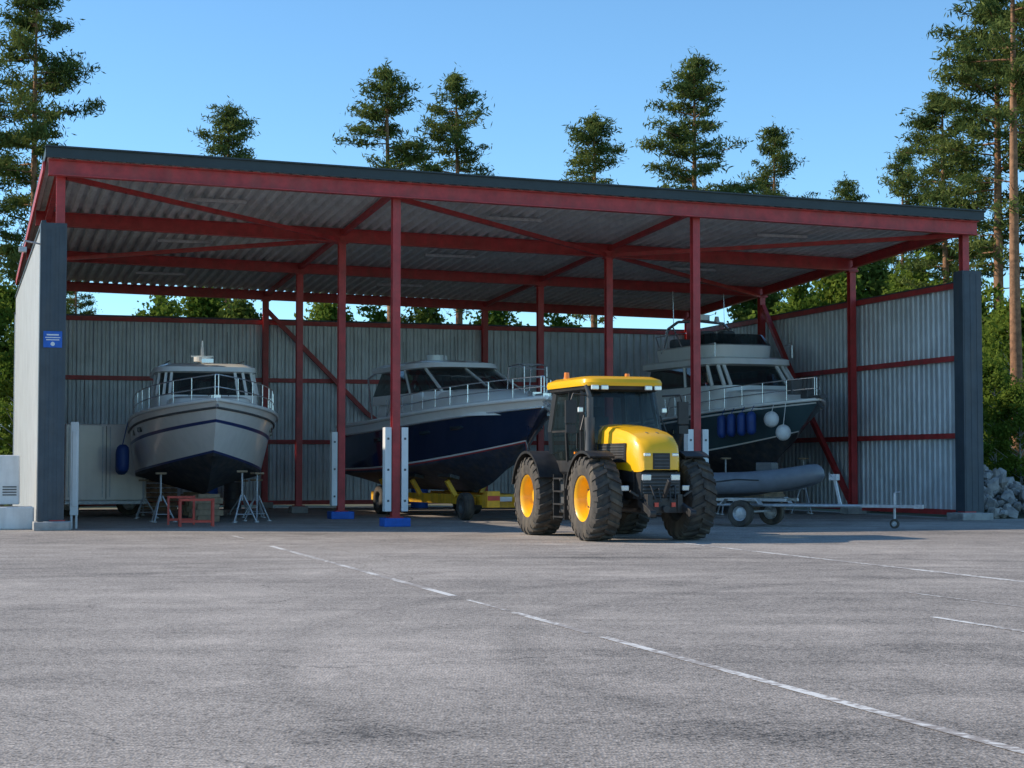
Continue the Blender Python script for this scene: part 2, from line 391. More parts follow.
for z in (0.18, 2.2, 4.25, WH-.08):
    g.mm((-.2, DP+.12, z-.07), (WD+.2, DP+.19, z+.07)); g.mm((WD+.14, .25, z-.07), (WD+.22, DP+.1, z+.07))
    g.mm((-.33, .25, z-.07), (-.25, DP+.1, z+.07))
g.obj('wall_girts', M['red'], shed)
g = G()
g.mm((-.42, DP+.18, WH+.001), (WD+.42, DP+.31, WH+.05), 0); g.mm((WD+.24, .0, WH+.001), (WD+.34, DP+.17, WH+.05))
g.mm((-.40, 0, 6.77), (-.30, DP+.3, 6.82))
g.mm((-.42, -.14, .2), (.14, .0-.12, 6.72)); g.mm((-.42, -.118, .2), (-.395, .3, 6.72)); g.mm((.115, -.118, .2), (.14, .3, 6.72))
g.mm((WD-.14, -.14, .2), (WD+.42, -.12, 6.45)); g.mm((WD-.14, -.118, .2), (WD-.115, .3, 6.45)); g.mm((WD+.395, -.118, .2), (WD+.42, .3, 6.45))
g.mm((-.42, -.14, 6.722), (.14, .3, 6.75)); g.mm((WD-.14, -.14, 6.452), (WD+.42, .3, 6.48))
for kx in range(3):
    g.mm((-.38+kx*.18, -.148, .25), (-.29+kx*.18, -.1405, 6.66))
    g.mm((WD-.1+kx*.18, -.148, .25), (WD-.01+kx*.18, -.1405, 6.4))
g.obj('wall_flashings', M['slate'], shed)
g = G(); g.mm((-.5, -.3, 0), (.25, .5, .19)); g.mm((WD-.3, -.3, 0), (WD+.6, .5, .19))
g.obj('corner_plinths', M['conc'], shed, bevel=.02)
g = G()
for v in (2.8, 8.8, 14.8):
    for u in (3.8, 11.4, 19):
        z = RZ(u, v)-.29; g.box((u, v, z), (1.5, .12, .08))
g.obj('strip_light_fittings', M['galv'], shed, bevel=.01)
g = G(); g.line([(-.42, .1, 6.3), (-.75, .0, 6.35), (-.8, -.15, 6.2)], .02); g.box((-.8, -.2, 6.13), (.16, .2, .1)); g.obj('wall_lamp', M['galv'], shed)
sg = empty('sign', W(-.14, -.165, 4.18), TH)
g = G(); g.box((0, 0, 0), (.40, .02, .36)); g.obj('plate', M['blue'], sg, bevel=.004)
g = G()
g.box((0, -.0115, .10), (.26, .003, .03)); g.box((0, -.0115, .04), (.32, .003, .02)); g.box((0, -.0115, -.01), (.28, .003, .02))
g.cyl((0, -.0105, -.10), (0, -.013, -.10), .045, n=16); g.obj('lettering', M['white'], sg)

# ------------------------------------------------------------------ boats
def clamp(x): return max(0.0, min(1.0, x))
class Boat:
    def __init__(s, name, bow, ang, L, B, zk, zc0, zc1, zs0, zs1, rows, mats):
        h = Vector((math.sin(ang), -math.cos(ang), 0)); s.L = L; s.B = B
        s.e = empty(name, Vector((bow[0], bow[1], 0))-h*L, ang-math.pi/2)
        s.p = (zk, zc0, zc1, zs0, zs1)
        N = 34; V = []; Fc = []; Mi = []
        ts = [i/N for i in range(N+1)]
        lev = [('b', 0), ('b', .5)] + [('t', f) for f, _ in rows] + [('t', 1.0)]
        mi = [0, 0] + [m for _, m in rows]
        for side in (1, -1):
            base = len(V)
            for t in ts:
                for kd, f in lev: V.append(s.pt(t, kd, f, side))
            P = len(lev)
            for i in range(N):
                for q in range(P-1):
                    Fc.append((base+i*P+q, base+(i+1)*P+q, base+(i+1)*P+q+1, base+i*P+q+1)); Mi.append(mi[q])
        P = len(lev); off = (N+1)*P
        for q in range(P-1): Fc.append((q, q+1, off+q+1, off+q)); Mi.append(mi[q])
        mobj('hull', V, Fc, mats, s.e, midx=Mi, smooth=True, sharp=28, weld=0.002)
        V = []; Fc = []
        for t in ts:
            a = s.pt(t, 't', 1, 1); V += [a-Vector((0, .03*(t < .97), .05)), Vector((a.x, 0, a.z+.02)), Vector((a.x, -a.y+.03*(t < .97), a.z-.05))]
        for i in range(N):
            for q in (0, 1): Fc.append((3*i+q, 3*i+q+1, 3*i+q+4, 3*i+q+3))
        mobj('deck', V, Fc, M['gel'], s.e, smooth=True)
    def pt(s, t, kd, f, side=1):
        zk, zc0, zc1, zs0, zs1 = s.p; L, B = s.L, s.B
        kz = zk + (zc1-zk)*clamp((t-.62)/.38)**2.4
        cy = B/2*.88*(1-clamp((t-.30)/.70)**2.2); cz = zc0+(zc1-zc0)*t**2.6
        sy_ = B/2*(1-clamp((t-.45)/.55)**2.8)*(.93+.07*clamp(t/.35)); sz = zs0+(zs1-zs0)*t**1.7
        if kd == 'b':
            y = cy*f; z = kz+(cz-kz)*(f**.85); x = t*L*(.86+.015*f)
        else:
            y = cy+(sy_-cy)*f - .10*B*math.sin(math.pi*f)*(t**3)*(1-t)*2.2 + .03*math.sin(math.pi*f)*(1-t**4)
            if t > .999: y = 0
            z = cz+(sz-cz)*f; x = t*L*(.875+.125*f**.9)
        return Vector((x, y*side, z))
    def sheer(s, t, side, dz=0, inn=0):
        p = s.pt(t, 't', 1, side); p = p.copy(); p.z += dz
        if inn: p.y -= math.copysign(min(inn, abs(p.y)), side); p.x -= inn*.6*t
        return p
    def gunwale(s, mat, r=.045):
        g = G()
        for sd in (1, -1): g.line([s.sheer(i/30, sd, 0) for i in range(31)], r)
        g.obj('gunwale', mat, s.e, smooth=True, sharp=60)
    def rubrail(s, f, r, mat):
        g = G()
        for sd in (1, -1): g.line([s.pt(i/30, 't', f, sd)+Vector((0, .01*sd, 0)) for i in range(31)], r)
        g.obj('rubbing_strake', mat, s.e, smooth=True, sharp=60)
    def rail(s, t0, t1, h, n=9, mid=True, r=.016, name='bow_rail'):
        g = G()
        tt = [t0+(t1-t0)*i/(2*n) for i in range(2*n+1)]
        for hh in ((h, h*.52) if mid else (h,)):
            a = [s.sheer(t, 1, hh*(1 if t > t0+.001 else .15), .10) for t in tt]; b = [s.sheer(t, -1, hh*(1 if t > t0+.001 else .15), .10) for t in tt]
            g.line(a+b[::-1], r, 6)
        for i in range(0, 2*n+1, 2):
            for sd in (1, -1): g.cyl(s.sheer(tt[i], sd, 0, .10), s.sheer(tt[i], sd, h, .10), r*.9, n=6)
        g.obj(name, M['steel'], s.e)

def outline(xf, xb, hw, e=.55, xc=None, n=14):
    xc = xf-(xf-xb)*.45 if xc is None else xc
    pts = [(xb, -hw)]
    for i in range(n+1):
        a = -math.pi/2+math.pi*i/n
        c, s_ = math.cos(a), math.sin(a)
        pts.append((xc+(xf-xc)*abs(c)**e, hw*math.copysign(abs(s_)**e, s_)))
    pts.append((xb, hw)); return pts
def stack(name, parent, layers, mats, midx, e=.55, pillars=None, n=14, bevel=0):
    V = []; Fc = []; Mi = []; outs = []
    for l in layers:
        o = outline(l[0], l[1], l[2], e, l[4] if len(l) > 4 else None, n); P = len(o); outs.append([Vector((x, y, l[3])) for x, y in o]); V += outs[-1]
    for k in range(len(layers)-1):
        for i in range(P):
            j = (i+1) % P; Fc.append((k*P+i, k*P+j, (k+1)*P+j, (k+1)*P+i)); Mi.append(midx[k])
    Fc.append(tuple((len(layers)-1)*P+i for i in range(P))); Mi.append(midx[-1])
    o = mobj(name, V, Fc, mats, parent, midx=Mi, smooth=True, sharp=30)
    if pillars:
        k, idxs, wd, pm = pillars; g = G()
        for i in idxs:
            a, b = outs[k][i], outs[k+1][i]; g.bar(a, b, wd, wd)
        g.obj(name+'_window_pillars', pm, parent)
    return outs
def antenna(g, x, y, z, h): g.cyl((x, y, z), (x-.05, y, z+h), .012, .006, 6)

b1 = Boat('motor_boat', (-7.05, 41.6), rad(14), 9.6, 3.8, .66, 1.10, 1.66, 2.45, 3.0,
          [(0, 0), (.06, 1), (.10, 2), (.60, 1), (.655, 2), (.8, 2)], [M['anti'], M['stripe'], M['gelgrey']])
b1.gunwale(M['gel'], .05); b1.rubrail(.86, .03, M['dgrey']); b1.rail(.42, .985, .62, 9)
E = b1.e
stack('foredeck_trunk', E, [(8.2, 5, 1.1, 2.75), (8.0, 5, 1.02, 3.08), (7.8, 5, .9, 3.14)], [M['gel']], [0, 0, 0])
stack('pilothouse', E, [(6.7, 2.9, 1.36, 2.6), (6.65, 2.9, 1.33, 3.22), (6.25, 2.95, 1.24, 3.80), (6.4, 2.6, 1.32, 3.84), (6.35, 2.6, 1.32, 3.96), (6.0, 2.9, 1.1, 4.06)],
      [M['gel'], M['glass'], M['gel']], [0, 1, 2, 2, 2, 2], e=.38, pillars=(1, [1, 3, 5, 6, 9, 10, 12, 14], .07, M['gel']))
stack('cabin_interior', E, [(6.0, 3.1, 1.0, 2.7), (5.9, 3.1, .95, 3.3)], [M['canvas']], [0, 0])
g = G(); g.box((5.0, .4, 3.5), (.15, .45, .5)); g.box((5.0, -.4, 3.5), (.15, .45, .5)); g.obj('helm_seats', M['canvas'], E, bevel=.04)
g = G()
g.bar((4.4, 0, 4.05), (4.2, 0, 4.6), .07, .07); g.bar((4.25, -.3, 4.35), (4.25, .3, 4.35), .04, .04); g.cyl((4.45, 0, 4.2), (4.45, 0, 4.32), .24, n=20)
g.cyl((4.2, 0, 4.6), (4.2, 0, 4.78), .03); g.obj('radar_mast', M['gel'], E)
g = G(); antenna(g, 3.9, .7, 4.05, 1.0); antenna(g, 3.9, -.7, 4.05, .8); antenna(g, 4.2, 0, 4.7, .45)
for sd in (-1, 1): g.line([(6.0, sd*.95, 4.12), (3.2, sd*.95, 4.2)], .015)
for y in (-.5, 0, .5): g.line([(6.75, y, 3.2), (6.48, y+.18, 3.62)], .012)
g.obj('antennas_and_wipers', M['black'], E)
g = G(); g.box((6.2, 0, 4.12), (.12, .3, .1)); g.box((9.3, 0, 3.06), (.5, .16, .1)); g.cyl((9.2, 0, 3.0), (9.55, 0, 2.85), .04); g.box((8.9, 0, 3.05), (.3, .22, .14)); g.obj('searchlight_and_anchor', M['steel'], E)
g = G()
for t in (.50, .62):
    for sd in (-1, 1):
        p = b1.pt(t, 't', .76, sd); g.box(p+Vector((0, .0, 0)), (.42, .05, .15), Euler((0, 0, -sd*(.05+.25*max(0, t-.5)*4))).to_matrix())
g.obj('hull_windows', M['glass'], E, bevel=.03)
def fenders(boat, ts, side, mat, z=-.55, h=.6, r=.12, ball=False):
    g = G()
    for t in ts:
        p = boat.sheer(t, side, z); p.y += side*(r+.0)
        prof = [(0.0, h/2), (r*.5, h/2-.01), (r*.92, h/2-.08), (r, h/2-.16), (r, -h/2+.16), (r*.92, -h/2+.08), (r*.5, -h/2+.01), (0, -h/2)]
        if ball: prof = [(math.sin(a)*r*1.8, math.cos(a)*r*1.9) for a in [math.pi*i/10 for i in range(11)]]
        g.lathe(prof, p, 'z', 14); g.cyl(p+Vector((0, 0, h/2)), boat.sheer(t, side, .02)+Vector((0, side*.03, 0)), .01, n=5)
    g.obj('fenders', mat, boat.e, smooth=True, sharp=60)
fenders(b1, (.34, .40, .47), -1, M['fender'], -1.0, .75, .17)

b2 = Boat('motor_boat', (.86, 43.4), rad(24), 11.2, 3.8, .72, 1.2, 1.95, 2.6, 3.12,
          [(0, 0), (.04, 3), (.07, 2), (.10, 1), (.4, 1), (.80, 2), (.86, 2), (.93, 2)], [M['antired'], M['navy'], M['gel'], M['redstripe']])
b2.gunwale(M['gel'], .06); b2.rubrail(.80, .028, M['steel']); b2.rail(.40, .985, .55, 10)
E = b2.e
stack('coachroof', E, [(10.0, 2.6, 1.42, 2.7), (9.6, 2.6, 1.36, 3.12), (9.0, 2.8, 1.25, 3.36), (8.4, 2.8, 1.05, 3.44)], [M['gel']], [0, 0, 0, 0], e=.7)
stack('wheelhouse', E, [(7.9, 2.2, 1.42, 3.15), (7.8, 2.2, 1.40, 3.42), (5.9, 2.4, 1.20, 4.10), (6.2, 1.7, 1.24, 4.13), (6.1, 1.6, 1.24, 4.26), (5.3, 2.0, 1.0, 4.36)],
      [M['gel'], M['glass'], M['gel']], [0, 1, 2, 2, 2, 2], e=.6, pillars=(1, [1, 4, 8, 12, 15], .06, M['gel']))
stack('cabin_interior', E, [(6.3, 2.8, 1.1, 3.1), (6.0, 2.8, 1.05, 3.5)], [M['canvas']], [0, 0])
g = G(); g.cyl((3.6, 0, 4.42), (3.6, 0, 4.6), .26, n=20); g.bar((3.6, 0, 4.3), (3.6, 0, 4.42), .2, .2); g.bar((3.3, -.5, 4.42), (3.3, .5, 4.42), .05, .05); g.cyl((3.3, .45, 4.4), (3.3, .45, 4.62), .06, .04); g.obj('radar', M['gel'], E, smooth=True)
g = G(); antenna(g, 3.2, .8, 4.3, .9); antenna(g, 3.2, -.8, 4.3, .7)
g.line([(7.8, -.1, 3.42), (6.9, .1, 3.78)], .014); g.line([(7.7, .6, 3.42), (6.8, .65, 3.78)], .014); g.obj('antennas_and_wipers', M['black'], E)
g = G()
for t in (.35, .5, .64, .77):
    for sd in (-1, 1):
        p = b2.pt(t, 't', .62, sd); q = b2.pt(t+.02, 't', .62, sd); dr = (q-p).normalized()
        g.bar(p-dr*.25, p+dr*.25, .05, .13)
g.obj('hull_windows', M['glass'], E, bevel=.04)
g = G()
g.box((10.9, 0, 3.18), (.6, .18, .08)); g.cyl((10.9, 0, 3.1), (11.35, 0, 2.9), .045); g.box((10.5, 0, 3.2), (.3, .25, .14)); g.obj('anchor', M['steel'], E)
g = G()
g.line([(1.6, -1.2, 2.6), (1.2, -1.2, 4.0), (1.9, -1.1, 4.2)], .03); g.line([(1.6, 1.2, 2.6), (1.2, 1.2, 4.0), (1.9, 1.1, 4.2)], .03); g.obj('stern_arch', M['steel'], E)
g = G()
for y in (.3, .95):
    g.line([(9.2, y, 3.3), (9.2, y, 4.0), (8.9, y, 4.08), (8.2, y, 4.05), (8.1, y, 3.4)], .018)
for q in range(3): g.line([(9.2, .3, 3.5+q*.22), (9.2, .95, 3.5+q*.22)], .014)
g.line([(8.9, .3, 4.08), (8.9, .95, 4.08)], .018); g.line([(8.2, .3, 4.05), (8.2, .95, 4.05)], .018)
g.obj('pulpit_ladder', M['steel'], E)

b3 = Boat('motor_boat', (8.5, 48.0), rad(22), 10.0, 3.6, .95, 1.5, 2.3, 2.70, 3.25,
          [(0, 0), (.06, 2), (.10, 1), (.5, 1), (.8, 1), (.88, 2), (.92, 1)], [M['anti'], M['green'], M['gel']])
b3.gunwale(M['gel'], .05); b3.rail(.40, .985, .62, 9)
E = b3.e
stack('foredeck_trunk', E, [(8.7, 4.5, 1.3, 3.0), (8.5, 4.5, 1.2, 3.5), (8.2, 4.5, 1.1, 3.58)], [M['gel']], [0, 0, 0])
stack('wheelhouse', E, [(7.0, 2.2, 1.46, 2.9), (6.95, 2.2, 1.44, 3.75), (6.4, 2.3, 1.34, 4.35), (6.6, 1.9, 1.44, 4.40), (6.55, 1.9, 1.44, 4.56), (6.3, 2.0, 1.36, 4.62)],
      [M['gel'], M['glass'], M['gel']], [0, 1, 2, 2, 2, 2], e=.38, pillars=(1, [1, 3, 5, 6, 9, 10, 12, 14], .09, M['gel']))
stack('cabin_interior', E, [(6.1, 2.5, 1.1, 3.3), (6.0, 2.5, 1.0, 3.85)], [M['canvas']], [0, 0])
stack('flybridge', E, [(5.9, 2.5, 1.15, 4.60), (5.95, 2.4, 1.18, 5.0), (5.8, 2.4, 1.1, 5.05)], [M['gel'], M['dgrey']], [0, 0, 1], e=.5)
stack('flybridge_windscreen', E, [(5.85, 4.4, 1.08, 5.04), (5.5, 4.3, .98, 5.36), (5.48, 4.3, .96, 5.37)], [M['glass']], [0, 0, 0], e=.5)
g = G()
for sd in (-1, 1):
    g.line([(2.7, sd*1.15, 4.9), (3.0, sd*1.1, 5.65), (3.1, sd*.8, 5.88), (3.1, 0, 5.93)], .045)
    g.line([(4.0, sd*1.12, 5.0), (3.1, sd*1.0, 5.76)], .025); g.line([(2.5, sd*1.15, 5.1), (2.2, sd*1.12, 5.45), (4.1, sd*1.05, 5.45)], .018)
    antenna(g, 3.0, sd*.9, 5.75, 1.1)
    g.line([(6.4, sd*1.3, 4.62), (6.4, sd*1.3, 5.0), (6.0, sd*1.28, 5.0)], .016)
g.obj('radar_arch', M['steel'], E)
g = G(); g.cyl((3.1, 0, 5.95), (3.1, 0, 6.12), .28, n=20); g.cyl((3.05, .6, 5.9), (3.05, .6, 6.1), .1, .06); g.obj('radar', M['gel'], E, smooth=True)
g = G(); g.box((4.2, .3, 5.3), (.4, .45, .5)); g.box((4.2, -.4, 5.3), (.4, .45, .45)); g.box((2.9, 0, 5.2), (.5, 1.8, .3)); g.obj('flybridge_seats', M['canvas'], E, bevel=.08)
g = G(); g.box((9.9, 0, 3.31), (.6, .2, .09)); g.cyl((9.8, 0, 3.24), (10.15, 0, 3.0), .05); g.box((9.4, 0, 3.4), (.35, .3, .22)); g.cyl((9.2, .4, 3.3), (9.2, .4, 3.9), .05); g.box((9.15, -.3, 3.6), (.3, .35, .4)); g.obj('anchor_and_windlass', M['dgrey'], E, bevel=.03)
fenders(b3, (.74, .775, .81, .84), -1, M['fender'], -.50, .66, .14)
fenders(b3, (.895,), -1, M['white'], -.45, .3, .12, True); fenders(b3, (.925,), -1, M['white'], -.85, .3, .12, True)
g = G()
for t in (.45, .57):
    for sd in (-1, 1):
        p = b3.pt(t, 't', .66, sd); g.box(p, (.4, .05, .16))
g.obj('hull_windows', M['glass'], E, bevel=.03)

# ------------------------------------------------------------------ stands, trailers
def stand(x, y, h, lean=(0, 0)):
    e = empty('boat_stand', (x, y, 0), random.random()*2); g = G(); z0 = h*.55
    for a in (0, 2.1, 4.2):
        g.cyl((math.cos(a)*.36, math.sin(a)*.36, .02), (math.cos(a)*.04, math.sin(a)*.04, z0), .02, n=8); g.cyl((math.cos(a)*.36, math.sin(a)*.36, .0), (math.cos(a)*.36, math.sin(a)*.36, .03), .06, n=10)
    g.line([(math.cos(a)*.26, math.sin(a)*.26, z0*.30) for a in (0, 2.1, 4.2, 0)], .012)
    g.cyl((0, 0, z0*.8), (0, 0, h), .024, n=8); g.obj('legs', M['galv'], e)
    g = G(); g.box((0, 0, h+.02), (.26, .26, .05)); g.obj('pad', M['wood'], e, bevel=.01)
bpy.context.view_layer.update()
def under(boat, x, y): return boat.e.matrix_basis @ Vector((x, y, 0))
for boat, lst in ((b1, ((7.2, 1.2, 1.2), (7.2, -1.2, 1.2), (4.0, 1.5, 1.0), (4.0, -1.5, 1.0), (.8, 1.4, .95), (.8, -1.4, .95), (8.0, .75, 1.25))),
                  (b3, ((7.0, 1.3, 1.6), (7.0, -1.3, 1.6), (3.5, 1.5, 1.35), (3.5, -1.5, 1.35)))):
    for (x, y, h) in lst:
        p = under(boat, x, y); stand(p.x, p.y, h)
def blocks(boat, xs, top, name='keel_blocks', mat='wood'):
    e = empty(name, boat.e.location, boat.e.rotation_euler.z); g = G()
    for x in xs:
        z = 0
        while z < top-.05:
            hh = min(.15, top-z); g.box((x, random.uniform(-.02, .02), z+hh/2), (.28, .7 if int(z/.15) % 2 else .55, hh-.004)); z += .15
    g.obj('timbers', M[mat], e, bevel=.008)
blocks(b1, (1.2, 3.2, 5.4), .66); blocks(b1, (7.0,), .70); blocks(b3, (1.2, 3.6, 6.2, 7.4), .95)
def sawhorse(x, y, rz, wd=.75, h=.62):
    e = empty('steel_trestle', (x, y, 0), rz); g = G()
    for a in (-wd/2, wd/2):
        for b in (-.22, .22): g.bar((a, b, 0), (a, b*.8, h), .05, .05)
        g.bar((a, -.2, h), (a, .2, h), .06, .06); g.bar((a, -.2, .12), (a, .2, .12), .04, .04)
    for z in (.12, h): g.bar((-wd/2, -.2, z), (wd/2, -.2, z), .05, .05); g.bar((-wd/2, .2, z), (wd/2, .2, z), .05, .05)
    g.obj('frame', M['redb'], e)
sawhorse(-7.35, 40.6, .25); sawhorse(-7.95, 41.9, .2, .6, .66)

def wheel(g, c, r, wd, axis='y', n=28, mi_t=0, mi_r=1):
    prof = [(r*.55, -wd*.42), (r*.62, -wd*.5), (r*.9, -wd*.5), (r*.985, -wd*.38), (r, 0), (r*.985, wd*.38), (r*.9, wd*.5), (r*.62, wd*.5), (r*.55, wd*.42)]
    g.lathe(prof, c, 'y', n, mi_t)
    g.lathe([(0, wd*.2), (r*.2, wd*.24), (r*.45, wd*.12), (r*.56, wd*.40)], c, 'y', n, mi_r); g.lathe([(0, -wd*.2), (r*.2, -wd*.24), (r*.45, -wd*.12), (r*.56, -wd*.40)], c, 'y', n, mi_r)
t2 = empty('boat_trailer', b2.e.location, b2.e.rotation_euler.z)
g = G()
for sd in (-1, 1):
    g.bar((1.0, sd*.95, .52), (9.4, sd*.75, .52), .16, .26, 0); g.box((9.5, sd*.75, .55), (.25, .36, .42), None, 0)
for x in (1.2, 3.4, 6.2, 8.6): g.bar((x, -.9, .5), (x, .9, .5), .14, .18, 0)
for x in (2.2, 4.8, 7.4):
    for sd in (-1, 1): g.bar((x, sd*.9, .6), (x, sd*1.15, 1.02), .12, .12, 0); g.box((x, sd*1.1, 1.12), (.9, .28, .1), Euler((sd*.25, 0, 0)).to_matrix(), 1)
g.bar((9.4, 0, .5), (10.6, 0, .5), .16, .2, 0); g.bar((9.3, -.9, .5), (9.3, .9, .5), .2, .34, 0)
g.box((9.63, -.75, .58), (.02, .34, .12), None, 3); g.box((9.63, .75, .58), (.02, .34, .12), None, 3)
g.box((9.43, -.35, .55), (.02, .4, .12), None, 2)
g.obj('frame', [M['ydirt'], M['black'], M['white'], M['redb']], t2, bevel=.01)
g = G()
for x in (2.6, 3.5):
    for sd in (-1, 1): wheel(g, (x, sd*1.25, .42), .42, .3)
for sd in (-1, 1): wheel(g, (8.7, sd*1.15, .36), .36, .26)
g.obj('wheels', [M['tire'], M['dgrey']], t2, smooth=True)
g = G(); g.cyl((10.5, 0, .5), (10.5, 0, 1.5), .05); g.box((10.5, 0, 1.55), (.2, .3, .2)); g.obj('winch_post', M['galv'], t2)

tb = rad(-33); tr = empty('small_boat_trailer', (5.75, 41.0, 0), tb)
g = G()
for sd in (-1, 1):
    g.line([(-1.5, sd*.55, .5), (1.2, sd*.5, .5), (2.6, .0, .5)], .035); g.bar((-1.4, sd*.35, .62), (.9, sd*.35, .62), .09, .07)
    g.bar((0, sd*.5, .5), (0, sd*.85, .36), .06, .05)
    g.bar((-.38, sd*.82, .66), (.38, sd*.82, .66), .22, .02); g.bar((.38, sd*.82, .66), (.5, sd*.82, .52), .22, .02); g.bar((-.38, sd*.82, .66), (-.5, sd*.82, .52), .22, .02)
for x in (-1.45, -.4, .8): g.bar((x, -.55, .5), (x, .55, .5), .05, .05)
g.bar((2.3, 0, .5), (3.9, 0, .5), .07, .07); g.bar((2.1, 0, .5), (1.95, 0, 1.15), .06, .06); g.box((1.95, 0, 1.15), (.18, .2, .14)); g.cyl((1.95, -.14, 1.15), (1.95, -.3, 1.25), .012)
g.cyl((3.35, .09, .22), (3.35, .09, .80), .028); g.cyl((3.35, .09, .80), (3.5, .09, .83), .015); g.box((3.95, 0, .5), (.2, .09, .09)); g.cyl((0, -.85, .34), (0, .85, .34), .03)
g.box((-1.55, 0, .5), (.05, 1.3, .12))
g.obj('frame', M['galv'], tr, bevel=.004)
g = G()
for sd in (-1, 1): wheel(g, (0, sd*.85, .31), .31, .19)
wheel(g, (3.35, .09, .11), .11, .07); g.obj('wheels', [M['tire'], M['galv']], tr, smooth=True)
dn = empty('inflatable_dinghy', (5.65, 41.06, .24), tb); dn.scale = (1.12, 1.0, 1.0)
def tubeloft(name, pts, rs, mat, parent, n=16):
    V = []; Fc = []
    for i, p in enumerate(pts):
        p = Vector(p); a = Vector(pts[max(0, i-1)]); b = Vector(pts[min(len(pts)-1, i+1)]); d_ = (b-a).normalized()
        y = Vector((0, 0, 1)).cross(d_).normalized(); z = d_.cross(y)
        for k in range(n):
            t = 2*math.pi*k/n; V.append(p+y*math.cos(t)*rs[i]+z*math.sin(t)*rs[i])
    for i in range(len(pts)-1):
        for k in range(n):
            j = (k+1) % n; Fc.append((i*n+k, i*n+j, (i+1)*n+j, (i+1)*n+k))
    Fc.append(tuple(range(n))); Fc.append(tuple((len(pts)-1)*n+k for k in range(n)))
    return mobj(name, V, Fc, mat, parent, smooth=True, sharp=60)
pp = []; rr = []
half = [(-1.80, .6, .76, .08), (-1.62, .6, .76, .18), (-1.4, .6, .76, .245), (-.7, .6, .76, .25), (.1, .59, .78, .25), (.7, .53, .83, .25), (1.1, .38, .91, .235), (1.35, .18, .98, .22)]
for x, y, z, r in half: pp.append((x, y, z)); rr.append(r)
pp.append((1.42, 0, 1.0)); rr.append(.215)
for x, y, z, r in half[::-1]: pp.append((x, -y, z)); rr.append(r)
tubeloft('buoyancy_tube', pp, rr, M['rubber'], dn)
V = []; Fc = []
for i in range(11):
    t = i/10; x = -1.5+2.8*t; wv = .5*(1-t**3.5); kz = .40+.45*t**3; V += [(x, -wv, .60+.25*t**2), (x, 0, kz), (x, wv, .60+.25*t**2)]
for i in range(10):
    for q in (0, 1): Fc.append((3*i+q, 3*i+q+1, 3*i+q+4, 3*i+q+3))
mobj('hull', V, Fc, M['dgrey'], dn, smooth=True)
g = G(); g.box((-1.45, 0, .76), (.05, .85, .42)); g.box((0, 0, .86), (.25, .9, .03)); g.box((.35, 0, 1.0), (.35, .4, .5)); g.obj('transom_thwart_console', M['dgrey'], dn, bevel=.03)
g = G(); g.box((-1.62, 0, 1.18), (.3, .28, .36)); g.box((-1.62, 0, .75), (.12, .1, .6)); g.cyl((-1.45, 0, 1.15), (-1.0, .05, 1.2), .02); g.obj('outboard_motor', M['black'], dn, bevel=.05)
g = G()
for sd in (-1, 1): g.line([(-1.2, sd*.85, .86), (-.6, sd*.86, .78), (0, sd*.85, .86), (.5, sd*.82, .84)], .012)
g.obj('grab_lines', M['black'], dn)

# ------------------------------------------------------------------ tractor
TA = rad(19); hd = Vector((math.sin(TA), -math.cos(TA), 0)); org = Vector((2.46, 33.1, 0))-hd*1.55
T = empty('tractor', org, TA-math.pi/2)
def tractor_wheel(name, c, r, wd, outer):
    g = G()
    prof = [(r*.52, -wd*.40), (r*.56, -wd*.47), (r*.70, -wd*.5), (r*.86, -wd*.49), (r*.93, -wd*.44), (r*.945, -wd*.2), (r*.95, 0), (r*.945, wd*.2), (r*.93, wd*.44), (r*.86, wd*.49), (r*.70, wd*.5), (r*.56, wd*.47), (r*.52, wd*.40)]
    g.lathe(prof, c, 'y', 44, 0)
    nl = 22
    for sd in (-1, 1):
        for i in range(nl):
            a = 2*math.pi*(i+(.5 if sd > 0 else 0))/nl
            def P(ang, y, rr_): return Vector(c)+Vector((math.cos(ang)*rr_, y, math.sin(ang)*rr_))
            k = len(g.v); aw = .062; a2 = a+.17
            for (an, y, r0_, r1_) in ((a2, sd*wd*-.02, r*.93, r), (a+.09, sd*wd*.2, r*.93, r*1.0), (a, sd*wd*.44, r*.90, r*.985), (a-.01, sd*wd*.515, r*.80, r*.88)):
                g.v += [P(an-aw, y, r0_), P(an+aw, y, r0_), P(an+aw*.8, y, r1_), P(an-aw*.8, y, r1_)]
            for q in range(3):
                b_ = k+4*q
                for e0, e1 in ((0, 1), (1, 2), (2, 3), (3, 0)): g.f.append((b_+e0, b_+e1, b_+4+e1, b_+4+e0)); g.m.append(0)
            g.f.append((k, k+1, k+2, k+3)); g.m.append(0); g.f.append((k+15, k+14, k+13, k+12)); g.m.append(0)
    o = outer
    g.lathe([(r*.53, o*wd*.41), (r*.555, o*wd*.45), (r*.50, o*wd*.40), (r*.46, o*wd*.30), (r*.44, o*wd*.12), (r*.40, o*wd*.02), (r*.27, o*wd*.00), (r*.25, o*wd*.10), (r*.20, o*wd*.16), (r*.0, o*wd*.17)], c, 'y', 40, 1)
    g.lathe([(r*.53, -o*wd*.41), (r*.46, -o*wd*.3), (r*.4, -o*wd*.1), (r*.2, -o*wd*.1), (0, -o*wd*.1)], c, 'y', 32, 2)
    for i in range(10):
        a = 2*math.pi*i/10; p = Vector(c)+Vector((math.cos(a)*r*.33, o*wd*.0, math.sin(a)*r*.33)); g.cyl(p, p+Vector((0, o*.05, 0)), .022, n=6, mi=2)
    g.obj(name, [M['tire'], M['yellow'], M['dgrey']], T, smooth=True, sharp=32)
FX, RX = 1.55, -1.5
for sd, nm in ((-1, 'right'), (1, 'left')):
    tractor_wheel('front_wheel_'+nm, (FX, sd*.96, .80), .80, .56, sd); tractor_wheel('rear_wheel_'+nm, (RX, sd*.96, .80), .80, .60, sd)
g = G()
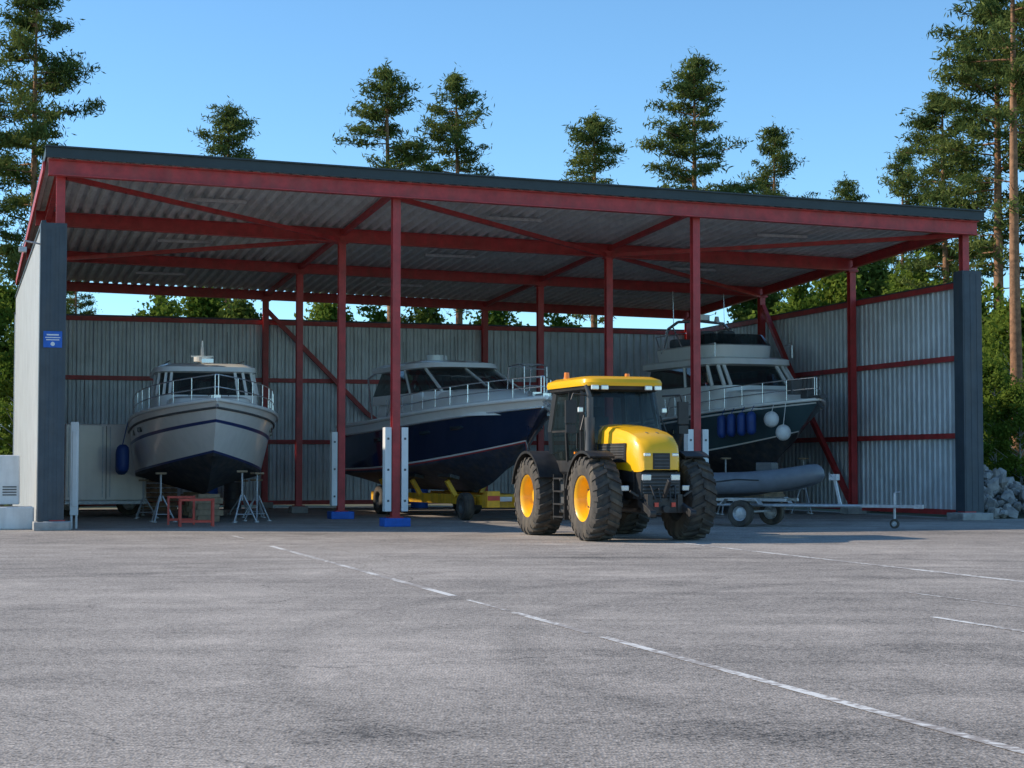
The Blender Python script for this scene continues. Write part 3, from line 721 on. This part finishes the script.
g.mm((-2.1, -.28, .62), (2.2, .28, 1.05)); g.cyl((FX, -.8, .8), (FX, .8, .8), .14); g.cyl((RX, -.8, .8), (RX, .8, .8), .18); g.mm((.5, -.42, .8), (2.15, .42, 1.42))
g.lathe([(0, -.3), (.3, -.2), (.36, 0), (.3, .2), (0, .3)], (RX, 0, .8), 'y', 20); g.lathe([(0, -.2), (.22, -.14), (.27, 0), (.22, .14), (0, .2)], (FX, 0, .78), 'y', 20)
for sd in (-1, 1): g.cyl((FX+.15, sd*.35, .75), (FX+.18, sd*.7, .75), .05); g.cyl((FX-.2, sd*.45, .85), (FX-.2, sd*.5, 1.4), .07)
g.obj('chassis', M['black'], T, smooth=True)
V = []; Fc = []; Mi = []
st = [(.52, .52, 1.40, 2.22), (.9, .51, 1.38, 2.20), (1.4, .49, 1.36, 2.15), (1.85, .47, 1.33, 2.08), (2.15, .45, 1.31, 2.00), (2.33, .42, 1.30, 1.90), (2.43, .38, 1.31, 1.78), (2.48, .34, 1.34, 1.64)]
for (x, hw, zb, zt) in st:
    V += [(x, -hw, zb), (x, -hw*1.01, zb+(zt-zb)*.45), (x, -hw*.97, zt-.12), (x, -hw*.84, zt-.035), (x, -hw*.45, zt), (x, 0, zt+.012), (x, hw*.45, zt), (x, hw*.84, zt-.035), (x, hw*.97, zt-.12), (x, hw*1.01, zb+(zt-zb)*.45), (x, hw, zb)]
P = 11
for i in range(len(st)-1):
    for q in range(P-1): Fc.append((i*P+q, i*P+q+1, (i+1)*P+q+1, (i+1)*P+q)); Mi.append(0)
Fc.append(tuple((len(st)-1)*P+q for q in range(P))); Mi.append(0)
mobj('bonnet', V, Fc, [M['yellow']], T, midx=Mi, smooth=True, sharp=40)
g = G()
for sd in (-1, 1):
    R_ = Euler((0, 0, sd*-.04)).to_matrix()
    g.box((1.30, sd*.503, 1.66), (1.25, .02, .36), R_)
    for q in range(6): g.box((1.30, sd*.517, 1.53+q*.05), (1.15, .012, .018), R_, 1)
    g.box((1.4, sd*.46, 1.22), (1.6, .04, .22), R_)
g.obj('side_vents', [M['black'], M['dgrey']], T)
g = G()
g.mm((2.16, -.40, .80), (2.44, .40, 1.29))
for q in range(7): g.mm((2.44, -.36, .84+q*.065), (2.465, .36, .865+q*.065), 1)
g.box((2.485, 0, 1.50), (.03, .34, .30), None, 0)
for q in range(4): g.box((2.503, 0, 1.40+q*.065), (.012, .30, .02), None, 1)
for yy in (-.13, .13):
    g.bar((.75, yy, 2.222), (2.1, yy*.8, 2.028), .03, .012, 1)
g.obj('grille', [M['black'], M['dgrey']], T, bevel=.012)
g = G()
for sd in (-1, 1):
    g.box((2.455, sd*.29, 1.20), (.05, .18, .11)); g.box((2.465, sd*.28, 1.62), (.06, .13, .06))
    g.box((2.2, sd*.62, 1.0), (.06, .16, .1))
g.obj('headlights', M['lens'], T, bevel=.015)
g = G()
for sd in (-1, 1):
    g.bar((2.3, sd*.36, .75), (2.95, sd*.40, .55), .08, .12); g.bar((2.25, sd*.28, 1.0), (2.65, sd*.36, .65), .06, .06); g.cyl((2.95, sd*.46, .55), (2.95, sd*.34, .55), .07); g.box((2.5, sd*.3, .72), (.3, .1, .34))
    g.bar((2.45, sd*.45, .85), (2.45, sd*.62, .95), .04, .04)
    g.line([(2.3, sd*.2, 1.0), (2.55, sd*.24, 1.05), (2.66, sd*.2, .8)], .018); g.line([(2.3, sd*.1, .95), (2.6, sd*.1, 1.0), (2.68, sd*.1, .75)], .016)
g.mm((2.3, -.34, .55), (2.62, .34, .82)); g.bar((2.6, 0, .85), (2.85, 0, 1.15), .06, .08); g.cyl((2.62, 0, .62), (2.72, 0, .62), .07)
g.obj('front_linkage', M['black'], T, bevel=.008)
g = G(); g.box((2.64, -.17, .7), (.02, .08, .08)); g.box((2.64, .17, .7), (.02, .08, .08)); g.obj('hydraulic_couplers', M['redb'], T)
def arc_fender(g, c, r, wd, a0, a1, th=.03, mi=0):
    n = 14; k = len(g.v)
    for i in range(n+1):
        a = a0+(a1-a0)*i/n
        for (y, ri) in ((-wd/2, r-.05), (-wd/2, r), (wd/2, r), (wd/2, r-.05), (wd/2-.02, r-.05), (wd/2-.02, r-th), (-wd/2+.02, r-th), (-wd/2+.02, r-.05)):
            g.v.append(Vector(c)+Vector((math.cos(a)*ri, y, math.sin(a)*ri)))
    for i in range(n):
        for q in range(8):
            j = (q+1) % 8; g.f.append((k+i*8+q, k+i*8+j, k+(i+1)*8+j, k+(i+1)*8+q)); g.m.append(mi)
    for i in (0, n): g.f.append(tuple(k+i*8+q for q in range(8))); g.m.append(mi)
g = G()
for sd in (-1, 1):
    arc_fender(g, (FX, sd*.97, .80), .90, .50, rad(62), rad(168)); g.bar((FX-.1, sd*.5, 1.1), (FX-.1, sd*.75, 1.69), .05, .05)
    arc_fender(g, (RX, sd*.97, .80), .92, .58, rad(25), rad(165))
    g.mm((RX-.6, sd*.6, 1.2), (RX+.6, sd*.68, 1.7))
g.obj('mudguards', M['black'], T, smooth=True, sharp=40)
g = G()
for sd in (-1, 1):
    g.mm((-.72, sd*.45, .48), (.60, sd*.98, 1.16))
g.obj('fuel_tanks', M['dgrey'], T, bevel=.06)
g = G()
for sd in (-1, 1):
    for q in range(4): g.mm((-.25, sd*.99, .40+q*.25), (.3, sd*1.13, .43+q*.25))
    for x in (-.27, .32): g.mm((x-.015, sd*.99, .36), (x+.015, sd*1.11, 1.25))
    g.line([(.62, sd*.85, 1.3), (.68, sd*.9, 2.1), (.62, sd*.8, 2.4)], .016)
g.obj('steps', M['black'], T)
stack('cab_body', T, [(.60, -1.15, .66, 1.12), (.70, -1.2, .80, 1.3), (.74, -1.22, .80, 1.52)], [M['black']], [0, 0, 0], e=.25)
outs = stack('cab_glass', T, [(.74, -1.20, .79, 1.525), (.80, -1.22, .82, 2.1), (.62, -1.12, .74, 2.88)], [M['cabglass']], [0, 0, 0], e=.25)
g = G()
for i in (0, 2, 14, 16):
    for k in (0, 1): g.bar(outs[k][i], outs[k+1][i], .09, .09)
for sd in (-1, 1):
    g.bar((-.28, sd*.80, 1.5), (-.28, sd*.83, 2.1), .06, .05); g.bar((-.28, sd*.83, 2.1), (-.26, sd*.755, 2.9), .06, .05)
    g.bar((-1.1, sd*.82, 2.1), (-.28, sd*.835, 2.1), .03, .04)
    g.bar((.35, sd*.84, 1.75), (.35, sd*.84, 2.05), .03, .03)
g.bar((-1.22, -.78, 1.54), (-1.22, .78, 1.54), .06, .08); g.bar((-1.14, -.72, 2.86), (-1.14, .72, 2.86), .06, .08)
g.bar((.83, 0, 1.56), (.78, .12, 2.2), .015, .03)
g.obj('cab_pillars', M['black'], T)
stack('cab_headliner', T, [(.64, -1.15, .76, 2.86), (.78, -1.24, .82, 2.90), (.80, -1.24, .83, 2.97)], [M['black']], [0, 0, 0], e=.3)
stack('cab_roof', T, [(.84, -1.28, .86, 2.965), (.85, -1.30, .87, 3.03), (.80, -1.28, .85, 3.10), (.62, -1.15, .72, 3.16), (.3, -.9, .4, 3.175)], [M['yellow']], [0]*5, e=.32)
g = G()
for y in (-.66, -.46, .46, .66): g.box((.83, y, 2.93), (.06, .15, .09))
for y in (-.6, .6): g.box((-1.26, y, 2.93), (.06, .15, .09))
for sd in (-1, 1): g.box((.62, sd*.88, 2.5), (.08, .1, .1)); g.cyl((-.9, sd*.6, 3.14), (-.9, sd*.6, 3.2), .05)
g.obj('work_lights', M['lens'], T, bevel=.015)
g = G(); g.cyl((-.7, -.66, 3.13), (-.7, -.66, 3.29), .06, .05, 14); g.cyl((-.7, .66, 3.13), (-.7, .66, 3.29), .06, .05, 14)
for sd in (-1, 1): g.box((.7, sd*.9, 1.62), (.05, .08, .1)); g.box((1.2, sd*1.2, 1.66), (.06, .06, .04))
g.obj('beacons', M['orange'], T)
g = G()
for sd in (-1, 1):
    g.line([(.72, sd*.80, 2.78), (.86, sd*1.12, 2.80), (.86, sd*1.16, 2.68)], .018); g.box((.87, sd*1.18, 2.45), (.07, .22, .44)); g.box((.87, sd*1.18, 2.12), (.07, .2, .16)); g.cyl((.86, sd*1.16, 2.68), (.86, sd*1.16, 2.1), .014)
g.obj('mirrors', M['black'], T, bevel=.02)
g = G(); g.cyl((.72, -.72, 1.5), (.72, -.72, 2.75), .065, n=14); g.cyl((.72, -.72, 2.75), (.68, -.78, 2.98), .045, n=14); g.cyl((.7, -.72, 1.2), (.7, -.72, 2.35), .10, n=16); g.obj('exhaust', M['dgrey'], T, smooth=True)
g = G(); g.box((-.5, 0, 1.65), (.5, .5, .16)); g.box((-.75, 0, 2.05), (.16, .48, .72)); g.box((-.75, 0, 2.5), (.12, .26, .2)); g.box((.35, 0, 1.75), (.3, .5, .35)); g.box((-.4, -.4, 1.85), (.5, .12, .1))
g.lathe([(.17, -.0), (.19, .02), (.21, 0), (.19, -.02), (.17, 0)], (.12, 0, 2.05), 'z', 20); g.cyl((.12, 0, 2.05), (.3, 0, 1.8), .03); g.obj('seat_and_controls', M['black'], T, bevel=.02)
g = G(); g.mm((-2.35, -.55, 1.15), (-1.25, .55, 1.3)); g.mm((-2.4, -.6, .7), (-2.2, .6, 1.15)); g.obj('rear_deck', M['dgrey'], T, bevel=.02)
g = G(); g.mm((.42, -.56, 1.25), (.60, .56, 2.18)); g.obj('bonnet_rear_frame', M['black'], T, bevel=.03)

# ------------------------------------------------------------------ small items left
ec = empty('utility_cabinet', (-11.55, 39.2, 0), TH)
g = G(); g.mm((-.75, -.35, .55), (.45, .35, 1.65)); g.obj('cabinet', M['white'], ec, bevel=.03)
g = G(); g.mm((-.16, -.362, .6), (-.145, -.351, 1.6)); g.mm((-.05, -.365, 1.05), (-.02, -.351, 1.2)); g.mm((-.7, -.362, 1.3), (-.25, -.351, 1.45))
for q in range(4): g.mm((.08, -.362, .75+q*.06), (.38, -.351, .775+q*.06))
g.obj('door_gaps', M['dgrey'], ec)
g = G(); g.mm((-.8, -.75, .0), (.75, .4, .5)); g.obj('base', M['white'], ec, bevel=.03)
ct = empty('box_trailer', W(1.8, 9.4), TH+.05)
g = G(); g.mm((-1.1, 0, .45), (1.1, 3.2, 2.55)); g.obj('body', M['gelgrey'], ct, bevel=.04)
g = G(); g.mm((-.01, -.012, .5), (.01, -.001, 2.5), 0)
for x in (-1.0, -.1, .1, 1.0): g.mm((x-.012, -.03, .55), (x+.012, -.01, 2.48), 1)
g.mm((-1.1, -.08, .36), (1.1, .0-.002, .448), 1); g.obj('door_bars', [M['dgrey'], M['galv']], ct)
g = G(); wheel(g, (-.85, 1.6, .35), .35, .2); wheel(g, (.85, 1.6, .35), .35, .2); g.obj('wheels', [M['tire'], M['galv']], ct, smooth=True)
pg = empty('white_panel', W(.42, .9), TH)
g = G(); g.mm((-.09, -.03, .3), (.09, .05, 2.4)); g.mm((-.05, -.045, .5), (.05, -.031, 2.2)); g.mm((-.08, -.02, 0), (-.03, .04, .299)); g.mm((.03, -.02, 0), (.08, .04, .299)); g.obj('panel', M['white'], pg, bevel=.01)
def barrel(x, y, col, h=.88):
    e = empty('drum', (x, y, 0)); g = G(); g.lathe([(0, 0), (.28, 0), (.29, .02), (.28, .28), (.295, .30), (.28, .32), (.28, .56), (.295, .58), (.28, .6), (.28, h-.02), (.29, h), (.26, h-.02), (0, h-.02)], (0, 0, 0), 'z', 24); g.obj('drum_body', M[col], e, smooth=True)
p = W(5.6, 16.6); barrel(p.x, p.y, 'blue'); p = W(6.4, 16.9); barrel(p.x, p.y, 'dgrey'); p = W(12.6, 16.8); barrel(p.x, p.y, 'blue')
def crate(x, y, rz, h=.5):
    e = empty('pallet_stack', (x, y, 0), rz); g = G(); z = 0
    while z < h:
        for a in (-.5, 0, .5): g.box((0, a*.7, z+.05), (1.2, .1, .09))
        for a in range(6): g.box((-.55+a*.22, 0, z+.108), (.12, .8, .022))
        z += .145
    g.obj('boards', M['wood'], e)
p = W(3.9, 16.2); crate(p.x, p.y, TH, .9); p = W(20.5, 16); crate(p.x, p.y, TH+.1, .7)
rk = empty('boat_cradle', W(20.6, 9.5), TH+.1)
g = G()
for x in (-.8, .8):
    g.bar((x, -1.5, .15), (x, 1.5, .15), .1, .15)
    for y in (-1.4, 1.4): g.bar((x, y, .2), (x*1.0, y, 1.1), .08, .08)
for y in (-1.4, 1.4): g.bar((-1, y, .27), (1, y, .27), .1, .1)
g.obj('frame', M['dgrey'], rk)

# ------------------------------------------------------------------ rock pile
def rocks():
    V = []; Fc = []
    rnd = random.Random(3)
    ico = bmesh.new(); bmesh.ops.create_icosphere(ico, subdivisions=1, radius=1); iv = [v.co.copy() for v in ico.verts]; iff = [tuple(v.index for v in f.verts) for f in ico.faces]; ico.free()
    for i in range(2300):
        u = rnd.uniform(24.2, 42); v = rnd.uniform(1.2, 8); hh = max(0, 1.45*(1-abs(v-4.4)/3.4))*(.8+.3*math.sin(u*1.3))
        s = rnd.uniform(.07, .19)*(1 if rnd.random() < .9 else 1.7); c = W(u, v, hh*rnd.uniform(.75, 1.0)+s*.2)
        sc = Vector((s*rnd.uniform(.8, 1.5), s*rnd.uniform(.7, 1.1), s*rnd.uniform(.5, .9))); R_ = Euler((rnd.random()*6, rnd.random()*6, rnd.random()*6)).to_matrix()
        k = len(V)
        for q, p in enumerate(iv):
            V.append(c+R_ @ Vector((p.x*sc.x, p.y*sc.y, p.z*sc.z))*(1+rnd.uniform(-.22, .22)))
        for f in iff: Fc.append(tuple(k+a for a in f))
    mobj('rock_pile', V, Fc, M['rock'])
rocks()

# ------------------------------------------------------------------ trees
def quads(centers, size, aspect, flat=0.0):
    n = len(centers); a = np.random.normal(size=(n, 3)); a[:, 2] *= (1-flat); a /= np.linalg.norm(a, axis=1)[:, None]
    b = np.random.normal(size=(n, 3)); b -= (b*a).sum(1)[:, None]*a; b /= np.linalg.norm(b, axis=1)[:, None]
    s = size*np.random.uniform(.6, 1.3, (n, 1))
    c = np.asarray(centers)
    return np.stack([c-a*s-b*s*aspect*.4, c+b*s*aspect*-.9, c+a*s, c+b*s*aspect], 1).reshape(-1, 3)
def cloud_mesh(name, V, mat):
    n = len(V)//4; me = bpy.data.meshes.new(name)
    me.vertices.add(len(V)); me.vertices.foreach_set('co', V.astype(np.float32).ravel())
    me.loops.add(4*n); me.loops.foreach_set('vertex_index', np.arange(4*n, dtype=np.int32))
    me.polygons.add(n); me.polygons.foreach_set('loop_start', np.arange(0, 4*n, 4, dtype=np.int32))
    me.materials.append(mat); me.update(calc_edges=True); me.validate(); return me
def trunk_mesh(name, g, mat):
    me = bpy.data.meshes.new(name); me.from_pydata([tuple(v) for v in g.v], [], g.f); me.materials.append(mat)
    me.polygons.foreach_set('use_smooth', [True]*len(me.polygons)); me.update(); return me
def make_pine(seed, h=20.0, cs=.42, spread=2.4, dens=1.0):
    rnd = random.Random(seed); np.random.seed(seed); g = G()
    bend = [(rnd.uniform(-.25, .25), rnd.uniform(-.25, .25)) for _ in range(3)]
    def tp(z):
        t = z/h; return Vector((bend[0][0]*t+bend[1][0]*math.sin(t*4)*.6, bend[0][1]*t+bend[1][1]*math.sin(t*5)*.6, z))
    zs = [h*i/14 for i in range(15)]; R0 = h*.0115
    for a, b in zip(zs[:-1], zs[1:]): g.cyl(tp(a), tp(b), R0*(1-a/h)**.75+.015, R0*(1-b/h)**.75+.015, 9, caps=False)
    C = []
    z = h*cs*.75
    while z < h-.15:
        t = (z/h-cs)/(1-cs)
        if t < 0: ln = spread*.45; pr = .25
        else:
            ln = spread*(.6+.8*t)*(1 if t < .32 else (1-(t-.32)/.68)**.66*1.12); pr = 1
        ln *= rnd.uniform(.6, 1.25)
        if rnd.random() < pr:
            az = rnd.random()*6.283; p0 = tp(z); up = rnd.uniform(-.05, .30)+.35*max(0, t-.4)
            pts_ = []
            for q in range(5):
                f = q/4; pts_.append(p0+Vector((math.cos(az)*ln*f, math.sin(az)*ln*f, ln*f*(up-.30*f+.30*f*f))))
            for q in range(4): g.cyl(pts_[q], pts_[q+1], .035*(1-q/5)*(.5+ln/3), .035*(1-(q+1)/5)*(.5+ln/3), 5, caps=False)
            bare = (t < 0 and rnd.random() < .7)
            if not bare:
                nc = max(3, int(ln*4.4))
                for c in range(nc):
                    f = rnd.uniform(.22, 1.05); i0 = min(3, int(f*4)); bp = pts_[i0].lerp(pts_[i0+1], f*4-i0)
                    side = rnd.uniform(-1, 1)*ln*.34*(1.15-f)
                    cc = bp+Vector((-math.sin(az)*side, math.cos(az)*side, rnd.uniform(-.08, .16)))
                    rx = rnd.uniform(.22, .46); m = int(rnd.uniform(30, 50)*dens)
                    C.append(np.array(cc)+np.random.normal(size=(m, 3))*np.array([rx*.66, rx*.66, rx*.30]))
        z += rnd.uniform(.06, .26)*(h/20)*(1.0 if t < .8 else .6)
    C.append(np.array(tp(h-.15))+np.random.normal(size=(60, 3))*np.array([.10, .10, .35]))
    C = np.concatenate(C)
    return trunk_mesh('pine_trunk', g, M['bark']), cloud_mesh('pine_crown', quads(C, .15, .22), M['pine'])
def make_leafy(seed, h=9.0, spread=2.6, mat='birch', n=60, low=.12, leaf=.12, dens=1):
    rnd = random.Random(seed); np.random.seed(seed); g = G()
    for i in range(8): g.cyl((math.sin(i)*.05, 0, h*i/8*.95), (math.sin(i+1)*.05, 0, h*(i+1)/8*.95), .11*(1-i/8.5), .11*(1-(i+1)/8.5), 7, caps=False)
    C = []
    for i in range(n):
        t = rnd.random()**.8; z = h*(low+(1-low)*t); R_ = spread*math.sin(math.pi*min(1, (.18+.82*t))**.8)**.8*rnd.uniform(.35, 1.05); az = rnd.random()*6.283
        p = Vector((math.cos(az)*R_, math.sin(az)*R_, z)); g.cyl((0, 0, max(.2, z-R_*.7)), p, .035, .008, 5, caps=False)
        for q in range(3):
            rx = rnd.uniform(.25, .6); m = int(rnd.uniform(40, 70)*dens)
            cc = p+Vector((rnd.uniform(-.5, .5), rnd.uniform(-.5, .5), rnd.uniform(-.4, .3)))
            C.append(np.array(cc)+np.random.normal(size=(m, 3))*np.array([rx*.6, rx*.6, rx*.42]))
    return trunk_mesh('leafy_trunk', g, M['bark2']), cloud_mesh('leafy_crown', quads(np.concatenate(C), leaf, .6), M[mat])
pines = [make_pine(11, 20, .50, 2.2), make_pine(12, 20, .45, 2.4), make_pine(13, 20, .52, 2.0), make_pine(14, 20, .40, 2.6), make_pine(15, 20, .48, 2.3)]
leafy = [make_leafy(21), make_leafy(22, 9, 2.2), make_leafy(23, 9, 3.0, 'shrub')]
def plant(name, pair, x, y, sc, rz, zsc=1.0):
    e = empty(name, (x, y, 0), rz); e.scale = (sc, sc, sc*zsc)
    for nm, me in zip(('trunk', 'crown'), pair):
        o = bpy.data.objects.new(nm, me); COL.objects.link(o); o.parent = e
def at(px, D): return (px-512)/F*D
def hgt(py, D): return (465-py)*D/F+CH
for px, py, D, vi, wd in ((28, -25, 62, 3, .9), (-30, 40, 70, 1, 1.0), (228, 104, 88, 4, 1.0), (388, 66, 85, 2, 1.1), (457, 74, 88, 0, 1.0), (593, 116, 92, 4, 1.1),
                      (694, 55, 85, 1, 1.0), (775, 126, 90, 0, .95), (850, 180, 95, 2, .95), (945, 88, 72, 3, 1.05), (1000, -30, 66, 1, 1.1), (1075, -10, 66, 3, 1.0), (-90, 30, 60, 4, 1.1), (-150, 0, 75, 0, 1), (1150, 20, 75, 4, 1.1), (905, 150, 100, 0, .9), (75, 230, 110, 4, .8)):
    hh = hgt(py, D); s = hh/20; plant('pine_tree', pines[vi], at(px, D), D, s*wd, px*.37, 1/wd)
p = make_pine(31, 21, .62, 2.4); plant('pine_tree', p, at(1019, 58), 58, .95, .4)
for px, py, D, vi in ((160, 290, 78, 0), (200, 290, 82, 1), (238, 302, 80, 2), (325, 300, 84, 1), (375, 303, 88, 0), (425, 306, 86, 2), (495, 307, 84, 1), (555, 309, 86, 0), (760, 285, 84, 2), (800, 275, 80, 0), (835, 270, 82, 1), (870, 262, 84, 2), (925, 250, 78, 0),
                      (985, 285, 66, 0), (1012, 300, 60, 1), (1040, 280, 62, 0), (995, 360, 56, 1), (1060, 300, 70, 0), (1020, 380, 55, 0), (5, 285, 68, 1), (-25, 270, 62, 0), (20, 330, 60, 0), (-60, 290, 66, 0), (940, 300, 70, 1), (1110, 300, 66, 1)):
    hh = hgt(py, D); plant('birch_tree' if vi < 2 else 'alder_tree', leafy[vi], at(px, D), D, hh/9.2, px*.21)
np.random.seed(5); C = []
for i in range(600):
    x = random.uniform(-60, 70); y = random.uniform(60, 72)
    if -14 < x < 10: continue
    hh = random.uniform(.6, 3.2); m = 50
    C.append(np.array([x, y, hh*.5])+np.random.normal(size=(m, 3))*np.array([.7, .7, hh*.30]))
cl = np.concatenate(C); cl[:, 2] = np.abs(cl[:, 2]); me = cloud_mesh('undergrowth', quads(cl, .22, .6), M['shrub']); o = bpy.data.objects.new('undergrowth', me); COL.objects.link(o)
C = []
for i in range(300):
    x = random.uniform(-110, 120); y = random.uniform(105, 130); H_ = random.uniform(5, 8.5)
    if abs(x/y*F) > 430: H_ *= 1.4
    for q in range(9):
        t = random.random(); C.append(np.array([x+random.uniform(-1, 1)*(1.3-t), y+random.uniform(-1, 1), H_*(.1+.88*t)])+np.random.normal(size=(28, 3))*np.array([.9*(1.25-t), .9, .5]))
me = cloud_mesh('distant_forest', quads(np.concatenate(C), .42, .5), M['pine']); o = bpy.data.objects.new('distant_forest', me); COL.objects.link(o)
print('done', sum(len(o.data.polygons) for o in bpy.data.objects if o.type == 'MESH'))
